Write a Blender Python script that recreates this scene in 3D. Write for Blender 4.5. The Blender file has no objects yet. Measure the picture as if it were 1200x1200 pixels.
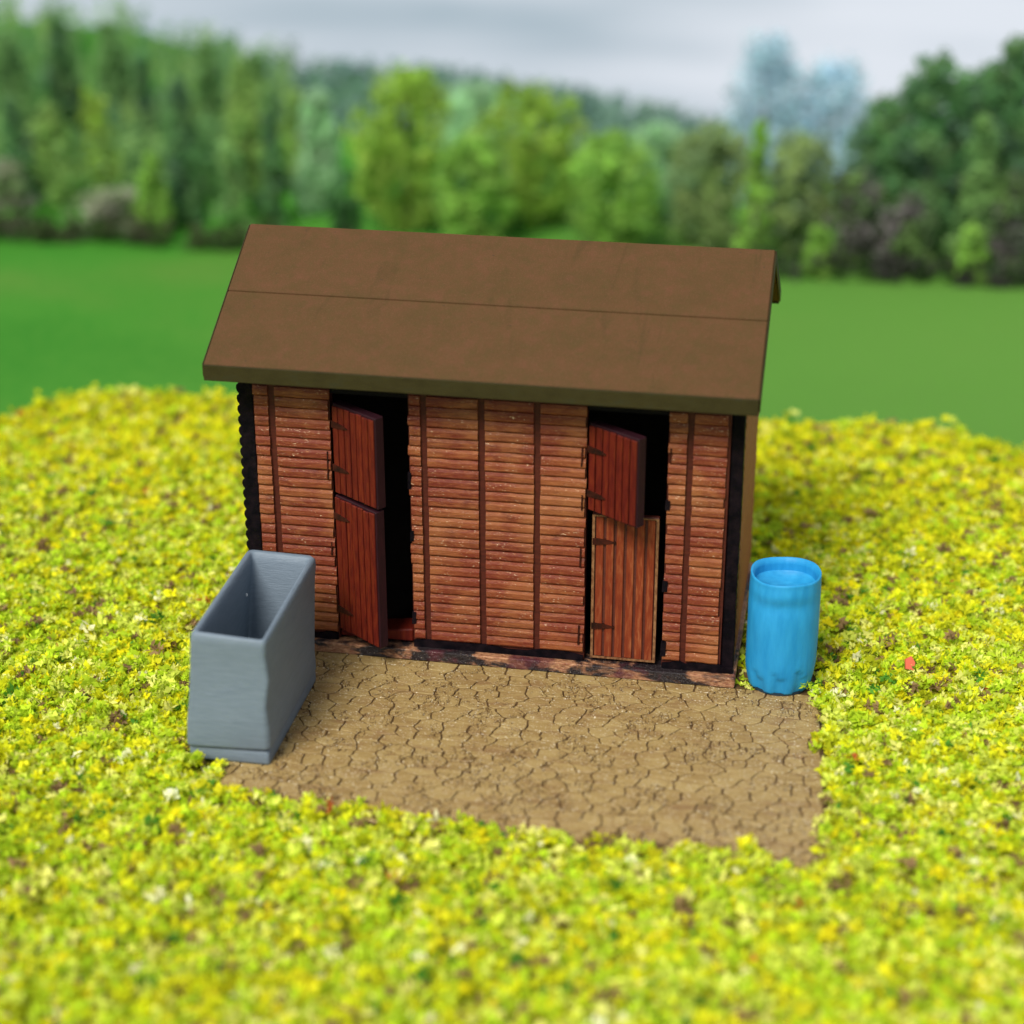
import bpy, math, random
import numpy as np
from mathutils import Vector, Matrix, noise as mnoise

random.seed(7)
rng = np.random.default_rng(11)
S = bpy.context.scene
COL = S.collection

# ------------------------------------------------------------------ camera
cam_d = bpy.data.cameras.new('camera')
cam = bpy.data.objects.new('camera', cam_d)
COL.objects.link(cam)
_al, _th, _ro = 0.1853, 0.4280, -0.0027
_r = Vector((math.cos(_al), math.sin(_al), 0))
_f = Vector((-math.sin(_al), math.cos(_al), 0))
_F = _f * math.cos(_th) + Vector((0, 0, -math.sin(_th)))
_U = _f * math.sin(_th) + Vector((0, 0, math.cos(_th)))
_R2 = _r * math.cos(_ro) + _U * math.sin(_ro)
_U2 = -_r * math.sin(_ro) + _U * math.cos(_ro)
_m = Matrix((_R2, _U2, -_F)).transposed().to_4x4()
_m.translation = Vector((2.7039, -13.3761, 7.6009))
cam.matrix_world = _m
cam_d.sensor_width = 36.0
cam_d.lens = 2223.58 / 1200 * 36.0
cam_d.clip_start = 0.1
cam_d.clip_end = 1000
cam_d.dof.use_dof = True
cam_d.dof.focus_distance = 15.2
cam_d.dof.aperture_fstop = 0.24
S.camera = cam

# ------------------------------------------------------------------ light
SUN = Vector((-0.30, -0.79, 1.04)).normalized()
sun_d = bpy.data.lights.new('sun', 'SUN')
sun_d.energy = 3.2
sun_d.angle = math.radians(24)
sun_d.color = (1.0, 0.95, 0.86)
sun = bpy.data.objects.new('sun', sun_d)
COL.objects.link(sun)
sun.rotation_euler = SUN.to_track_quat('Z', 'Y').to_euler()
sun.location = SUN * 30

W = bpy.data.worlds.new('World')
S.world = W
W.use_nodes = True
wt = W.node_tree
wt.nodes.clear()
def wn(t, **k):
    n = wt.nodes.new(t)
    for a, b in k.items(): setattr(n, a, b)
    return n
out = wn('ShaderNodeOutputWorld')
bg = wn('ShaderNodeBackground')
bg.inputs['Strength'].default_value = 0.093
tc = wn('ShaderNodeTexCoord')
sep = wn('ShaderNodeSeparateXYZ')
ab = wn('ShaderNodeMath', operation='ABSOLUTE')
ad = wn('ShaderNodeMath', operation='ADD'); ad.inputs[1].default_value = 0.06
cmb = wn('ShaderNodeCombineXYZ')
sky = wn('ShaderNodeTexSky')
sky.sky_type = 'NISHITA'
sky.sun_disc = False
sky.sun_elevation = math.asin(SUN.z)
sky.sun_rotation = math.atan2(SUN.x, SUN.y)
sky.dust_density = 1.5
mp = wn('ShaderNodeMapping')
mp.inputs['Scale'].default_value = (3.0, 3.0, 26.0)
mp.inputs['Location'].default_value = (0.3, 0.1, 0.55)
nz = wn('ShaderNodeTexNoise')
nz.inputs['Scale'].default_value = 1.0
nz.inputs['Detail'].default_value = 4.0
rp = wn('ShaderNodeValToRGB')
rp.color_ramp.elements[0].position = 0.38
rp.color_ramp.elements[0].color = (2.9, 3.5, 3.8, 1)      # grey blue underside of the cloud sheet
rp.color_ramp.elements[1].position = 0.60
rp.color_ramp.elements[1].color = (5.9, 6.1, 6.4, 1)      # white cloud
mx = wn('ShaderNodeMix', data_type='RGBA')
mx.inputs[0].default_value = 0.85
L = wt.links.new
L(tc.outputs['Generated'], sep.inputs[0])
L(sep.outputs[0], cmb.inputs[0]); L(sep.outputs[1], cmb.inputs[1])
L(sep.outputs[2], ab.inputs[0]); L(ab.outputs[0], ad.inputs[0]); L(ad.outputs[0], cmb.inputs[2])
L(cmb.outputs[0], sky.inputs[0])
L(tc.outputs['Generated'], mp.inputs[0]); L(mp.outputs[0], nz.inputs['Vector'])
L(nz.outputs['Fac'], rp.inputs[0])
L(sky.outputs[0], mx.inputs[6]); L(rp.outputs[0], mx.inputs[7])
L(mx.outputs[2], bg.inputs['Color']); L(bg.outputs[0], out.inputs[0])

S.view_settings.view_transform = 'Standard'
S.view_settings.look = 'None'
S.view_settings.exposure = 0.6
S.view_settings.gamma = 1.0

# ------------------------------------------------------------------ helpers
def mesh_np(name, V, F, mat=None, smooth=False):
    """V (n,3), F (m,k) all faces with k corners"""
    V = np.asarray(V, dtype=np.float32); F = np.asarray(F, dtype=np.int32)
    me = bpy.data.meshes.new(name)
    me.vertices.add(len(V)); me.vertices.foreach_set('co', V.ravel())
    m, k = F.shape
    me.loops.add(m * k); me.loops.foreach_set('vertex_index', F.ravel())
    me.polygons.add(m)
    me.polygons.foreach_set('loop_start', np.arange(m, dtype=np.int32) * k)
    me.update(calc_edges=True)
    if smooth: me.polygons.foreach_set('use_smooth', np.ones(m, dtype=bool))
    if mat: me.materials.append(mat)
    return me

class MB:
    def __init__(s): s.v = []; s.f = []
    def add(s, v, f):
        o = len(s.v); s.v += [tuple(p) for p in v]; s.f += [tuple(i + o for i in q) for q in f]
    def box(s, x0, x1, y0, y1, z0, z1, M=None):
        v = [Vector((x, y, z)) for z in (z0, z1) for y in (y0, y1) for x in (x0, x1)]
        if M: v = [M @ p for p in v]
        s.add(v, [(0, 2, 3, 1), (4, 5, 7, 6), (0, 1, 5, 4), (2, 6, 7, 3), (0, 4, 6, 2), (1, 3, 7, 5)])
    def prism(s, pts, h0, h1, axis='z'):
        """closed polygon extruded along an axis; pts 2-D, anticlockwise seen from + axis"""
        n = len(pts)
        def P(a, b, h): return (a, b, h) if axis == 'z' else ((a, h, b) if axis == 'y' else (h, a, b))
        v = [P(a, b, h0) for a, b in pts] + [P(a, b, h1) for a, b in pts]
        f = [tuple(range(n))[::-1], tuple(range(n, 2 * n))]
        f += [(i, (i + 1) % n, (i + 1) % n + n, i + n) for i in range(n)]
        s.add(v, f)
    def mesh(s, name, mat=None, smooth=False):
        me = bpy.data.meshes.new(name); me.from_pydata(s.v, [], s.f); me.update()
        if mat: me.materials.append(mat)
        if smooth:
            for p in me.polygons: p.use_smooth = True
        return me

def bevel(me, w, seg=1):
    import bmesh
    b = bmesh.new(); b.from_mesh(me)
    bmesh.ops.recalc_face_normals(b, faces=b.faces)
    bmesh.ops.bevel(b, geom=[e for e in b.edges if e.calc_face_angle(0) > 0.5], offset=w, segments=seg, affect='EDGES', profile=0.6)
    b.to_mesh(me); b.free()
    return me
def fixn(me):
    import bmesh
    b = bmesh.new(); b.from_mesh(me); bmesh.ops.recalc_face_normals(b, faces=b.faces); b.to_mesh(me); b.free()
    return me

def obj(name, me, parent=None, loc=None, rot=None, label=None):
    o = bpy.data.objects.new(name, me); COL.objects.link(o)
    if parent: o.parent = parent
    if loc: o.location = loc
    if rot: o.rotation_euler = rot
    if label: o['label'] = label
    return o
def thing(name, label, cat, loc=(0, 0, 0), rz=0, group=None):
    o = bpy.data.objects.new(name, None); COL.objects.link(o)
    o.empty_display_size = 0.2
    o.location = loc; o.rotation_euler = (0, 0, rz)
    o['label'] = label; o['category'] = cat
    if group: o['group'] = group
    return o
def structure(o): o['kind'] = 'structure'; return o

# ------------------------------------------------------------------ materials
class NT:
    def __init__(s, name, rough=0.7, spec=0.5):
        s.m = bpy.data.materials.new(name); s.m.use_nodes = True
        s.t = s.m.node_tree
        s.b = s.t.nodes['Principled BSDF']
        s.b.inputs['Roughness'].default_value = rough
        s.b.inputs['Specular IOR Level'].default_value = spec
        s.tc = s.t.nodes.new('ShaderNodeTexCoord')
    def n(s, t, **k):
        q = s.t.nodes.new(t)
        for a, b in k.items(): setattr(q, a, b)
        return q
    def l(s, a, b): s.t.links.new(a, b)
    def noise(s, scale=5, detail=4, rough=0.55, stretch=(1, 1, 1), seed=0, coord='Object', dist=0.0, perobj=False):
        mp = s.n('ShaderNodeMapping'); mp.inputs['Scale'].default_value = stretch
        mp.inputs['Location'].default_value = (seed * 3.17, seed * 1.3, seed * 2.7)
        src = s.n('ShaderNodeNewGeometry').outputs['Position'] if coord == 'World' else s.tc.outputs[coord]
        if perobj:
            oi = s.n('ShaderNodeObjectInfo'); vm = s.n('ShaderNodeVectorMath', operation='ADD')
            mu = s.n('ShaderNodeMath', operation='MULTIPLY'); mu.inputs[1].default_value = 57.0
            s.l(oi.outputs['Random'], mu.inputs[0]); s.l(src, vm.inputs[0]); s.l(mu.outputs[0], vm.inputs[1]); src = vm.outputs[0]
        s.l(src, mp.inputs[0])
        q = s.n('ShaderNodeTexNoise'); q.inputs['Scale'].default_value = scale
        q.inputs['Detail'].default_value = detail; q.inputs['Roughness'].default_value = rough
        q.inputs['Distortion'].default_value = dist
        s.l(mp.outputs[0], q.inputs['Vector'])
        return q.outputs['Fac']
    def ramp(s, fac, stops, interp='LINEAR'):
        r = s.n('ShaderNodeValToRGB'); e = r.color_ramp.elements; r.color_ramp.interpolation = interp
        while len(e) < len(stops): e.new(0.5)
        for i, (p, c) in enumerate(stops):
            e[i].position = p; e[i].color = (*c, 1) if not isinstance(c, (int, float)) else (c, c, c, 1)
        s.l(fac, r.inputs[0]); return r.outputs[0]
    def mix(s, fac, a, b, mode='MIX'):
        q = s.n('ShaderNodeMix', data_type='RGBA', blend_type=mode)
        for i, x in ((0, fac), (6, a), (7, b)):
            if isinstance(x, (int, float)): q.inputs[i].default_value = x
            elif isinstance(x, tuple): q.inputs[i].default_value = (*x, 1)
            else: s.l(x, q.inputs[i])
        return q.outputs[2]
    def rand(s): return s.n('ShaderNodeObjectInfo').outputs['Random']
    def color(s, c):
        if isinstance(c, tuple): s.b.inputs['Base Color'].default_value = (*c, 1)
        else: s.l(c, s.b.inputs['Base Color'])
        return s
    def rough(s, c): s.l(c, s.b.inputs['Roughness']); return s
    def bump(s, fac, strength=0.3, dist=0.02):
        q = s.n('ShaderNodeBump'); q.inputs['Strength'].default_value = strength; q.inputs['Distance'].default_value = dist
        s.l(fac, q.inputs['Height']); s.l(q.outputs[0], s.b.inputs['Normal']); return s

# red-brown stained lap boards with dry-brushed tan and dark stains
def m_board():
    k = NT('board_stain', 0.42, 0.28)
    r = k.rand()
    base = k.ramp(r, [(0, (0.110, 0.016, 0.006)), (0.35, (0.148, 0.025, 0.008)), (0.7, (0.18, 0.037, 0.011)), (1, (0.124, 0.018, 0.007))])
    g = k.noise(9, 5, 0.6, (1, 1, 7), 1, perobj=True)
    c = k.mix(k.ramp(g, [(0.42, 0.0), (0.66, 0.75)]), base, (0.29, 0.090, 0.027))
    gm = k.n('ShaderNodeNewGeometry'); big = k.n('ShaderNodeTexNoise'); big.inputs['Scale'].default_value = 1.7; big.inputs['Detail'].default_value = 5.0
    k.l(gm.outputs['Position'], big.inputs['Vector'])
    c = k.mix(k.ramp(big.outputs['Fac'], [(0.40, 0.55), (0.54, 0.0)]), c, (0.140, 0.019, 0.010))
    c = k.mix(k.ramp(big.outputs['Fac'], [(0.48, 0.0), (0.66, 0.6)]), c, (0.30, 0.115, 0.038))
    st = k.noise(4.5, 4, 0.6, (1, 1, 2.2), 3, perobj=True)
    c = k.mix(k.ramp(st, [(0.58, 0.0), (0.72, 0.75)]), c, (0.085, 0.014, 0.006))
    glint = k.noise(70, 2, 0.5, (0.6, 1, 1.8), 5, perobj=True)
    dry = k.noise(26, 4, 0.7, (1, 1, 4), 8, perobj=True)
    c = k.mix(k.ramp(dry, [(0.58, 0.0), (0.76, 0.7)]), c, (0.46, 0.20, 0.075))
    msk = k.n('ShaderNodeMath', operation='MULTIPLY'); k.l(k.ramp(glint, [(0.64, 0.0), (0.71, 0.9)]), msk.inputs[0]); k.l(k.ramp(k.noise(6, 3, 0.6, (1, 1, 2), 18, perobj=True), [(0.48, 0.05), (0.62, 1.0)]), msk.inputs[1])
    c = k.mix(msk.outputs[0], c, (0.72, 0.50, 0.32))  # pale specks paint the boards' glints into the colour
    k.color(c); k.rough(k.ramp(glint, [(0.35, 0.6), (0.7, 0.22)]))
    k.bump(k.noise(60, 4, 0.7, (1, 1, 2), 6, perobj=True), 0.55, 0.012)
    return k.m
def m_simple_wood(name, cols, rough=0.5, scale=8, stretch=(1, 1, 6), bump=0.3, spec=0.5):
    k = NT(name, rough, spec)
    g = k.noise(scale, 5, 0.6, stretch, 2)
    n = len(cols)
    c = k.ramp(g, [(0.3 + 0.4 * i / max(1, n - 1), x) for i, x in enumerate(cols)])
    c = k.mix(k.ramp(k.rand(), [(0, 0.0), (1, 0.35)]), c, cols[0])
    k.color(c); k.bump(k.noise(scale * 8, 4, 0.65, stretch, 4), bump, 0.01)
    return k.m
M = {}
M['board'] = m_board()
M['backing'] = m_simple_wood('groove_stain', [(0.045, 0.008, 0.004), (0.085, 0.015, 0.007)], 0.55, spec=0.25)
M['side'] = m_simple_wood('side_stain', [(0.22, 0.066, 0.018), (0.32, 0.105, 0.03)], 0.6, spec=0.2)
M['inside'] = m_simple_wood('inside_black', [(0.006, 0.005, 0.005), (0.012, 0.009, 0.008)], 0.8, spec=0.1)  # near-black, so the interior's shade is put into the colour too
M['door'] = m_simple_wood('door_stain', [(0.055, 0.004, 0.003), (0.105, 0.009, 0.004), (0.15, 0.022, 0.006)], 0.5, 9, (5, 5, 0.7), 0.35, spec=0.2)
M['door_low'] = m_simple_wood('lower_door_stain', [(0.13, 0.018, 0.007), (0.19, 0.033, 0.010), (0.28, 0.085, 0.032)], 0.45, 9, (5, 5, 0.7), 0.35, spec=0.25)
M['door_edge'] = m_simple_wood('door_edge_stain', [(0.013, 0.003, 0.006), (0.028, 0.005, 0.009)], 0.55, 9, (4, 4, 0.7), spec=0.2)
M['groove'] = m_simple_wood('door_groove', [(0.055, 0.008, 0.004), (0.10, 0.016, 0.006)], 0.6)

k = NT('strap_stain', 0.7, 0.08); k.color(k.ramp(k.noise(16, 4), [(0.35, (0.012, 0.005, 0.003)), (0.65, (0.045, 0.010, 0.005))])); M['strap'] = k.m
k = NT('black_paint', 0.3, 0.05)
k.color(k.ramp(k.noise(12, 4), [(0.4, (0.003, 0.0025, 0.004)), (0.7, (0.010, 0.006, 0.008))]))
k.rough(k.ramp(k.noise(20, 3, seed=2), [(0.45, 0.6), (0.68, 0.15)]))
k.bump(k.noise(26, 4, 0.7, seed=5), 0.4, 0.02)
M['black'] = k.m

k = NT('plinth_paint', 0.4, 0.5)
pat = k.noise(2.6, 5, 0.62, (1, 1, 2.0), 6, dist=0.6)
wood = k.ramp(k.noise(22, 4, 0.6, (1, 3, 3), 2), [(0.35, (0.20, 0.065, 0.03)), (0.65, (0.46, 0.24, 0.12))])
c = k.mix(k.ramp(pat, [(0.46, 0.0), (0.54, 1.0)]), wood, (0.012, 0.007, 0.009))
mag = k.noise(3.1, 3, 0.5, (1, 1, 1), 9)
c = k.mix(k.ramp(mag, [(0.58, 0.0), (0.66, 0.75)]), c, (0.085, 0.012, 0.020))
glint = k.noise(85, 2, 0.5, seed=4)
c = k.mix(k.ramp(glint, [(0.68, 0.0), (0.73, 0.8)]), c, (0.5, 0.42, 0.34))  # light flecks colour in the plinth's glints
k.color(c); k.rough(k.ramp(glint, [(0.4, 0.5), (0.65, 0.2)])); k.bump(k.noise(30, 5, 0.7, seed=3), 0.8, 0.03)
M['plinth'] = k.m

k = NT('roof_felt_brown', 0.7, 0.12)
a = k.noise(3.2, 5, 0.6, (1, 1.6, 1), 1)
b = k.noise(14, 3, 0.6, (1, 1, 1), 3)
c = k.ramp(a, [(0.3, (0.066, 0.036, 0.012)), (0.5, (0.078, 0.038, 0.014)), (0.72, (0.090, 0.040, 0.017))])
c = k.mix(k.ramp(b, [(0.42, 0.0), (0.7, 0.45)]), c, (0.060, 0.040, 0.011))
c = k.mix(k.ramp(k.noise(9, 3, 0.5, seed=7), [(0.52, 0.0), (0.75, 0.4)]), c, (0.105, 0.040, 0.021))
streak = k.noise(1.5, 4, 0.55, (2.6, 0.45, 1), 8, dist=0.8)
c = k.mix(k.ramp(streak, [(0.60, 0.0), (0.70, 0.45)]), c, (0.038, 0.026, 0.007))
dot = k.noise(26, 1, 0.4, seed=12)
grn = k.noise(120, 2, 0.6, seed=21)
c = k.mix(k.ramp(grn, [(0.35, 0.35), (0.5, 0.0)]), c, (0.055, 0.038, 0.011))
c = k.mix(k.ramp(grn, [(0.55, 0.0), (0.7, 0.35)]), c, (0.15, 0.070, 0.044))
c = k.mix(k.ramp(dot, [(0.78, 0.0), (0.8, 0.8)]), c, (0.05, 0.03, 0.015))
k.color(c); k.bump(k.noise(40, 5, 0.7, seed=5), 0.4, 0.012)
M['roof'] = k.m
k = NT('roof_edge_olive', 0.6, 0.15)  # olive, darkened because the upright roof edge catches less light
k.color(k.ramp(k.noise(6, 5, 0.6, (1, 1, 2)), [(0.3, (0.024, 0.019, 0.005)), (0.55, (0.031, 0.025, 0.007)), (0.75, (0.027, 0.026, 0.011))]))
k.bump(k.noise(50, 3), 0.2, 0.01)
M['fascia'] = k.m

k = NT('grey_paint', 0.55, 0.4)
g = k.noise(7, 4, 0.6, (1, 1, 6), 1)
k.color(k.ramp(g, [(0.3, (0.118, 0.155, 0.196)), (0.7, (0.146, 0.186, 0.232))]))
k.bump(k.noise(16, 4, 0.6, (1, 1, 7), 2), 0.35, 0.012)
M['grey'] = k.m
M['white'] = NT('white_fleck', 0.5).color((0.8, 0.8, 0.8)).m
k = NT('dark_grey_paint', 0.7, 0.3); k.color((0.035, 0.042, 0.048)); M['darkgrey'] = k.m

k = NT('blue_paint', 0.55, 0.3)
g = k.noise(5, 4, 0.55, (3, 3, 0.6), 1)
k.color(k.ramp(g, [(0.3, (0.010, 0.215, 0.47)), (0.7, (0.022, 0.28, 0.56))]))
k.bump(k.noise(9, 3, 0.5, (2, 2, 0.7), 4), 0.25, 0.02)
M['blue'] = k.m
M['barrel_shade'] = NT('barrel_base_shade', 0.6).color((0.006, 0.02, 0.035)).m

k = NT('paving_tan', 0.5, 0.3)
g = k.noise(5, 5, 0.62, (1.0, 5.5, 1), 1, coord='World')
base = k.ramp(k.rand(), [(0, (0.225, 0.145, 0.050)), (0.5, (0.260, 0.175, 0.063)), (1, (0.295, 0.208, 0.080))])
c = k.mix(k.ramp(g, [(0.4, 0.0), (0.68, 0.7)]), base, (0.36, 0.26, 0.105))
c = k.mix(k.ramp(k.noise(3, 4, 0.6, (1, 3, 1), 5, coord='World'), [(0.52, 0.0), (0.72, 0.6)]), c, (0.17, 0.088, 0.040))
br = k.noise(8, 4, 0.65, (1, 2.2, 1), 11, coord='World')
c = k.mix(k.ramp(br, [(0.54, 0.0), (0.70, 0.5)]), c, (0.165, 0.080, 0.030))
eng = k.noise(17, 2, 0.5, (1.3, 0.55, 1), 14, dist=1.2, coord='World')          # burnt squiggles of the engraving
em = k.noise(4.5, 3, 0.6, (1, 1, 1), 15, coord='World')
q_ = k.n('ShaderNodeMath', operation='MULTIPLY'); k.l(k.ramp(eng, [(0.465, 0.0), (0.488, 1.0), (0.512, 1.0), (0.535, 0.0)]), q_.inputs[0]); k.l(k.ramp(em, [(0.50, 0.0), (0.56, 1.0)]), q_.inputs[1])
c = k.mix(q_.outputs[0], c, (0.060, 0.028, 0.008))
glint = k.noise(70, 2, 0.5, seed=3, coord='World')
c = k.mix(k.ramp(glint, [(0.64, 0.0), (0.69, 0.9)]), c, (0.70, 0.62, 0.46))  # bright specks painted as glints on the stones
k.color(c); k.rough(k.ramp(glint, [(0.35, 0.62), (0.7, 0.25)])); k.bump(k.noise(40, 4, 0.65, (1, 3, 1), 6, coord='World'), 0.45, 0.012)
M['stone'] = k.m
k = NT('paving_joint', 0.6, 0.4)
k.color(k.ramp(k.noise(14, 4), [(0.35, (0.045, 0.022, 0.006)), (0.65, (0.10, 0.054, 0.018))]))
k.bump(k.noise(45, 4), 0.6, 0.02)
M['joint'] = k.m

def attr_mat(name, rough=0.8, trans=0.0, spec=0.2, vary=0.0):
    k = NT(name, rough, spec)
    at = k.n('ShaderNodeAttribute'); at.attribute_name = 'tint'
    c = at.outputs['Color']
    if vary:
        c = k.mix(k.ramp(k.noise(22, 3), [(0.3, vary), (0.7, 0.0)]), c, (0.02, 0.03, 0.005))
    k.color(c)
    if trans:
        tr = k.n('ShaderNodeBsdfTranslucent'); ms = k.n('ShaderNodeMixShader'); ms.inputs[0].default_value = trans
        k.l(c, tr.inputs[0]); k.l(k.b.outputs[0], ms.inputs[1]); k.l(tr.outputs[0], ms.inputs[2])
        k.l(ms.outputs[0], k.t.nodes['Material Output'].inputs[0])
    return k.m
M['crumb'] = attr_mat('foam_scatter', 0.75, 0.45, 0.1)
M['leaf'] = attr_mat('foliage', 0.8, 0.58, 0.04)

def set_tint(me, cols, domain='FACE'):
    cols = np.asarray(cols, dtype=np.float32)
    a = me.attributes.new('tint', 'FLOAT_COLOR', domain)
    a.data.foreach_set('color', np.concatenate([cols, np.ones((len(cols), 1), np.float32)], 1).ravel())

# ------------------------------------------------------------------ the setting: field, hill, ground
def ridge(x): return np.interp(x, [-40, -20, -12, -9, -6, -2.5, 0, 6, 20, 40], [0.95, 0.9, 0.45, -0.3, -0.3, -0.7, -1.15, -1.15, -1.1, -1.1])
def sstep(t): t = np.clip(t, 0, 1); return t * t * (3 - 2 * t)
def terrain(x, y):
    x = np.asarray(x, float); y = np.asarray(y, float)
    s = np.clip((y - 12) / 12, 0, 1)
    z = -0.4 + (ridge(x) + 0.4) * s
    z = np.where(y > 24, ridge(x) - (y - 24) * 0.55, z)
    return z
def vnoise(x, y, sc, seed=0.0):
    return np.array([mnoise.noise(Vector((a * sc + seed, b * sc - seed, seed))) for a, b in zip(x, y)])

xs = np.linspace(-44, 44, 89); ys = np.concatenate([np.linspace(-40, 2, 15), np.linspace(3, 24, 43), np.linspace(25, 60, 15)])
X, Y = np.meshgrid(xs, ys)
V = np.stack([X.ravel(), Y.ravel(), terrain(X, Y).ravel()], 1)
V[:, 2] += vnoise(V[:, 0], V[:, 1], 0.35, 3.0) * 0.05
nx, ny = len(xs), len(ys)
I = np.arange(nx * ny).reshape(ny, nx)
F = np.stack([I[:-1, :-1].ravel(), I[:-1, 1:].ravel(), I[1:, 1:].ravel(), I[1:, :-1].ravel()], 1)
k = NT('meadow', 0.9, 0.1)
g = k.noise(0.28, 4, 0.55, (1, 1, 1), 4)
c = k.ramp(g, [(0.32, (0.022, 0.145, 0.011)), (0.5, (0.036, 0.172, 0.015)), (0.68, (0.065, 0.17, 0.022))])
sx_ = k.n('ShaderNodeSeparateXYZ'); k.l(k.tc.outputs['Object'], sx_.inputs[0])
mr_ = k.n('ShaderNodeMapRange'); mr_.inputs[1].default_value = -7.0; mr_.inputs[2].default_value = 3.0; k.l(sx_.outputs[0], mr_.inputs[0])
c = k.mix(k.ramp(mr_.outputs[0], [(0.0, 0.0), (1.0, 0.8)]), c, (0.092, 0.20, 0.034))   # paler green towards the right
c = k.mix(k.ramp(k.noise(9, 4, 0.6, (1, 0.4, 1), 2), [(0.35, 0.0), (0.75, 0.4)]), c, (0.075, 0.21, 0.025))
k.color(c); k.bump(k.noise(30, 3), 0.5, 0.04)
M['meadow'] = k.m
field = structure(obj('field', mesh_np('field', V, F, M['meadow'], True)))

# board of ground under the scatter: a low raised sheet with rounded edges
def mat_edge_y(x):  # back edge of the scattered ground
    x = np.asarray(x, float)
    return 5.40 + 0.05 * np.sin(x * 2.1) + 0.06 * np.sin(x * 0.9 + 1) - np.clip((-5.55 - x), 0, 9) * 1.3 - np.clip(-3.6 - x, 0, 9) * 0.12 + np.clip(x, 0, 3) * 0.13 - np.clip(x - 3.6, 0, 9) * 0.45
xs = np.linspace(-8.2, 8.2, 110); ts = np.linspace(0, 1, 100)
X = np.repeat(xs[None, :], 100, 0); Y = -8.5 + (mat_edge_y(X) + 8.5) * ts[:, None]
Z = vnoise(X.ravel(), Y.ravel(), 1.7, 1.0) * 0.02 + vnoise(X.ravel(), Y.ravel(), 7.0, 5.0) * 0.012
inpad = (X.ravel() > -1.9) & (X.ravel() < 3.0) & (Y.ravel() > -2.6) & (Y.ravel() < 2.4)
Z = np.where(inpad, -0.02, Z).reshape(X.shape)
G = np.stack([X, Y, Z], 2)
# skirt down all round
pad = np.concatenate([G[:1], G, G[-1:]], 0); pad = np.concatenate([pad[:, :1], pad, pad[:, -1:]], 1).copy()
pad[0, :, 1] -= 0.12; pad[-1, :, 1] += 0.12; pad[:, 0, 0] -= 0.12; pad[:, -1, 0] += 0.12
for sl in ((0, slice(None)), (-1, slice(None)), (slice(None), 0), (slice(None), -1)): pad[sl][..., 2] = -0.47
ny, nx = pad.shape[:2]; I = np.arange(nx * ny).reshape(ny, nx)
F = np.stack([I[:-1, :-1].ravel(), I[:-1, 1:].ravel(), I[1:, 1:].ravel(), I[1:, :-1].ravel()], 1)
k = NT('ground_soil', 0.9, 0.1)
k.color(k.ramp(k.noise(9, 5, 0.6), [(0.35, (0.24, 0.25, 0.018)), (0.5, (0.40, 0.42, 0.02)), (0.65, (0.30, 0.22, 0.05))]))
k.bump(k.noise(26, 4), 0.9, 0.05)
M['soil'] = k.m
structure(obj('ground', mesh_np('ground', pad.reshape(-1, 3), F, M['soil'], True)))

# ------------------------------------------------------------------ foam scatter (grass crumbs)
PAD = [(-1.72, -2.40), (2.85, -2.46), (2.67, -0.07), (-1.62, -0.07)]        # corners of the paving
def pad_dist(x, y):
    """signed distance-like: positive inside the paving quad"""
    d = np.full(x.shape, 9.0)
    for (ax, ay), (bx, by) in zip(PAD, PAD[1:] + PAD[:1]):
        L_ = math.hypot(bx - ax, by - ay)
        d = np.minimum(d, ((bx - ax) * (y - ay) - (by - ay) * (x - ax)) / L_)
    return d
N = 112000
px = rng.uniform(-8.0, 7.6, N); py = rng.uniform(-6.6, 5.95, N)
# keep what the camera (and a step either side) sees
dv = np.stack([px - 2.70, py + 13.38, np.full(N, -7.6)], 1)
zc = dv @ np.array(_F); sx = dv @ np.array(_R2) / zc
keep = np.abs(sx) < 0.345
edge = mat_edge_y(px)
keep &= py < edge + 0.07
pn = vnoise(px, py, 3.3, 9.0) + 0.6 * vnoise(px, py, 9.0, 2.0)
pdist = pad_dist(px, py)
keep &= pdist < 0.05 + 0.10 * pn + np.where(py < -1.9, 0.0, -0.05) + np.where((px < -0.2) & (py < -1.8), 0.05, 0)
keep &= ~((px > -2.03) & (px < 2.05) & (py > np.where(px > -1.3, -0.26, -0.12)) & (py < 2.12))
keep &= ((px - 2.37) ** 2 + (py - 0.13) ** 2) > 0.29 ** 2
keep &= ~((px > -1.93) & (px < -1.3) & (py > -1.84) & (py < -0.5))
px, py, pn, edge, pdist = px[keep], py[keep], pn[keep], edge[keep], pdist[keep]
n = len(px)
big = rng.random(n)
rad = 0.044 + 0.050 * big ** 1.6
hump = np.clip(vnoise(px, py, 4.5, 4.0), -0.4, 1) * 0.07
pz = hump + rng.uniform(-0.01, 0.055, n) + np.where(rng.random(n) < 0.06, rng.uniform(0.02, 0.08, n), 0)
nearback = np.clip(1 - (edge - py) / 0.5, 0, 1)
pz += nearback * np.where(rng.random(n) < 0.10, rng.uniform(0.03, 0.14, n), 0)
pz = np.where(py > edge, pz - (py - edge) * 2.2, pz)
pz = np.where(pdist > 0, np.abs(pz) * 0.8 + 0.03, pz)
KQ = 15                                            # small ragged flakes standing out of each crumb
dr_ = rng.normal(0, 1, (n, KQ, 3)); dr_[..., 2] = np.abs(dr_[..., 2]) * 0.95; dr_ /= np.linalg.norm(dr_, axis=2, keepdims=True)
ax_ = dr_ + 0.9 * rng.normal(0, 1, (n, KQ, 3)); ax_ /= np.linalg.norm(ax_, axis=2, keepdims=True)
sd_ = np.cross(ax_, rng.normal(0, 1, (n, KQ, 3))); sd_ /= np.linalg.norm(sd_, axis=2, keepdims=True) + 1e-9
ln = rad[:, None, None] * rng.uniform(0.30, 0.62, (n, KQ, 1)); wd = ln * rng.uniform(0.35, 0.6, (n, KQ, 1))
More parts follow.
